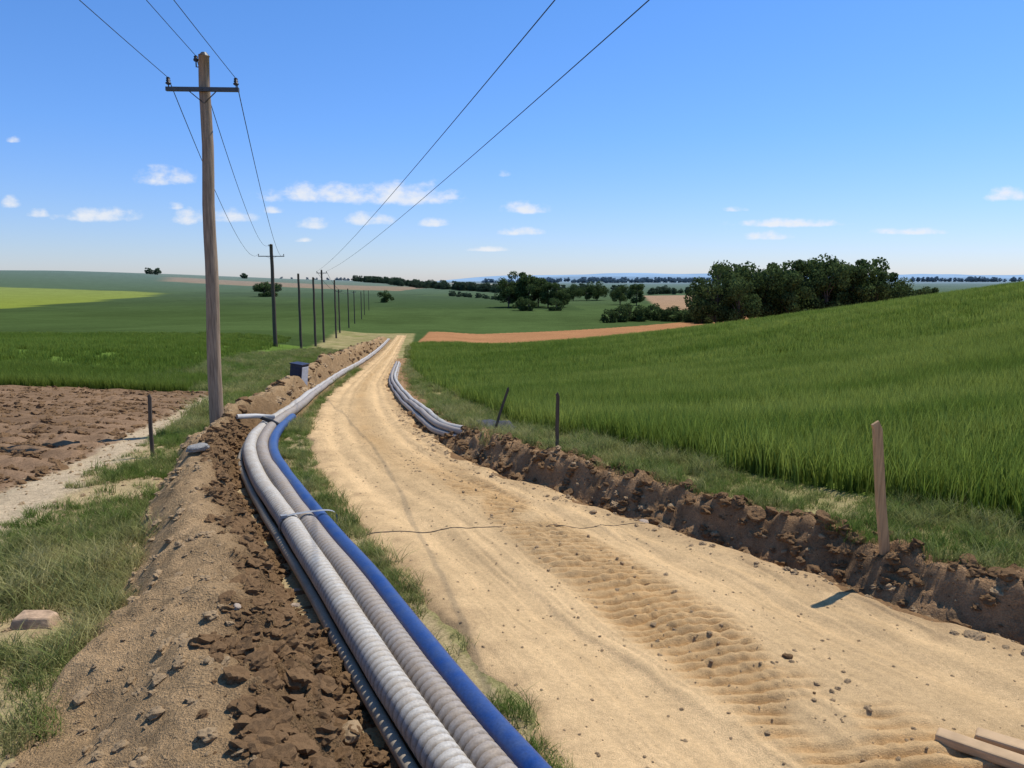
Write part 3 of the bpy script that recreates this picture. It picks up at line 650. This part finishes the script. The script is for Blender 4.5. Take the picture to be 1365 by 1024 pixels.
# ------------------------------------------------------------------ sky, sun, clouds
AZ=math.radians(52);EL=math.radians(60)
w=bpy.data.worlds.new('World');scene.world=w;w.use_nodes=True;nt=w.node_tree;bg=nt.nodes['Background']
sky=N(nt,'ShaderNodeTexSky',sky_type='NISHITA');sky.sun_disc=False;sky.sun_elevation=EL;sky.sun_rotation=AZ;sky.altitude=200;sky.air_density=1.0;sky.dust_density=.3;sky.ozone_density=2.5
ST=.095;bg.inputs['Strength'].default_value=ST
tc=N(nt,'ShaderNodeTexCoord');sx=N(nt,'ShaderNodeSeparateXYZ');nt.links.new(tc.outputs['Generated'],sx.inputs[0])
cr=N(nt,'ShaderNodeValToRGB');el=cr.color_ramp.elements
stops=[(0,(1.0,1.07,1.45)),(.07,(.90,1.08,1.56)),(.18,(.76,1.13,1.72)),(.40,(.68,1.18,1.76)),(.75,(.6,1.0,1.3))]
for i,(p,c) in enumerate(stops):
    e=el[i] if i<2 else el.new(p)
    e.position=p;e.color=(*[v/2.5 for v in c],1)
nt.links.new(sx.outputs[2],cr.inputs[0])
g1=N(nt,'ShaderNodeVectorMath',operation='MULTIPLY');nt.links.new(sky.outputs[0],g1.inputs[0]);nt.links.new(cr.outputs[0],g1.inputs[1])
g2=N(nt,'ShaderNodeVectorMath',operation='SCALE');nt.links.new(g1.outputs[0],g2.inputs[0]);g2.inputs['Scale'].default_value=2.5
def M(op,a,b=None,c=None,clamp=False):
    n=N(nt,'ShaderNodeMath',operation=op);n.use_clamp=clamp
    for i,v in enumerate((a,b,c)):
        if v is None: continue
        if isinstance(v,(int,float)): n.inputs[i].default_value=v
        else: nt.links.new(v,n.inputs[i])
    return n.outputs[0]
yy_=M('MAXIMUM',sx.outputs[1],.05);px=M('DIVIDE',sx.outputs[0],yy_);pz=M('DIVIDE',sx.outputs[2],yy_)
cv=N(nt,'ShaderNodeCombineXYZ');nt.links.new(px,cv.inputs[0]);nt.links.new(M('MULTIPLY',pz,1.5),cv.inputs[1])
n1=N(nt,'ShaderNodeTexNoise');n1.inputs['Scale'].default_value=42;n1.inputs['Detail'].default_value=7;n1.inputs['Roughness'].default_value=.58;nt.links.new(cv.outputs[0],n1.inputs['Vector'])
clouds=[(-.45,.135,.030,.010),(-.54,.086,.044,.008),(-.654,.102,.011,.007),(-.619,.088,.012,.005),(-.643,.181,.008,.004),(-.423,.084,.018,.009),(-.438,.098,.009,.005),(-.36,.085,.028,.007),(-.311,.092,.012,.004),(-.259,.075,.017,.007),(-.274,.054,.009,.003),(-.247,.114,.064,.011),(-.144,.113,.058,.013),(-.186,.081,.03,.007),(-.103,.076,.018,.005),(-.081,.109,.012,.004),(.017,.095,.027,.007),(.012,.065,.024,.005),(-.009,.138,.007,.004),(-.032,.042,.025,.003),(.291,.093,.014,.003),(.36,.076,.06,.005),(.332,.059,.026,.005),(.521,.065,.04,.004),(.645,.112,.025,.008)]
acc=None
for cx,cz,hw,hh in clouds:
    dx=M('MULTIPLY',M('SUBTRACT',px,cx),1/(hw*1.2));dz=M('MULTIPLY',M('SUBTRACT',pz,cz-hh*.5),1/(hh*1.7))
    dz=M('MAXIMUM',dz,M('MULTIPLY',dz,-2.6))
    s=M('SUBTRACT',1.0,M('ADD',M('MULTIPLY',dx,dx),M('MULTIPLY',dz,dz)))
    acc=s if acc is None else M('MAXIMUM',acc,s)
acc=M('MAXIMUM',acc,-3.0)
dens=M('ADD',acc,M('MULTIPLY',M('SUBTRACT',n1.outputs['Fac'],.52),3.6))
mr=N(nt,'ShaderNodeMapRange',interpolation_type='SMOOTHSTEP');mr.inputs['From Min'].default_value=-.4;mr.inputs['From Max'].default_value=1.4;mr.inputs['To Max'].default_value=.88
nt.links.new(dens,mr.inputs['Value'])
mx=N(nt,'ShaderNodeMix',data_type='RGBA');nt.links.new(mr.outputs[0],mx.inputs[0]);nt.links.new(g2.outputs[0],mx.inputs[6])
mx.inputs[7].default_value=(.86/ST,.88/ST,.92/ST,1)
nt.links.new(mx.outputs[2],bg.inputs['Color'])
sd=bpy.data.lights.new('sun','SUN');sd.energy=4.6;sd.angle=math.radians(.5);sd.color=(1,.95,.875)
so=bpy.data.objects.new('sun',sd);S=Vector((math.sin(AZ)*math.cos(EL),math.cos(AZ)*math.cos(EL),math.sin(EL)))
so.rotation_euler=(-S).to_track_quat('-Z','Y').to_euler();so.location=(20,-20,40);scene.collection.objects.link(so)
# ------------------------------------------------------------------ camera
cd=bpy.data.cameras.new('camera');cd.sensor_width=36;cd.lens=26.37;cd.clip_start=.05;cd.clip_end=12000
co=bpy.data.objects.new('camera',cd);co.location=(0,0,CAM_H);co.rotation_euler=(math.radians(90-7.8),0,0);scene.collection.objects.link(co);scene.camera=co
scene.view_settings.view_transform='Standard';scene.view_settings.look='None';scene.view_settings.exposure=0
print('COUNTS',nW,nG,nC)
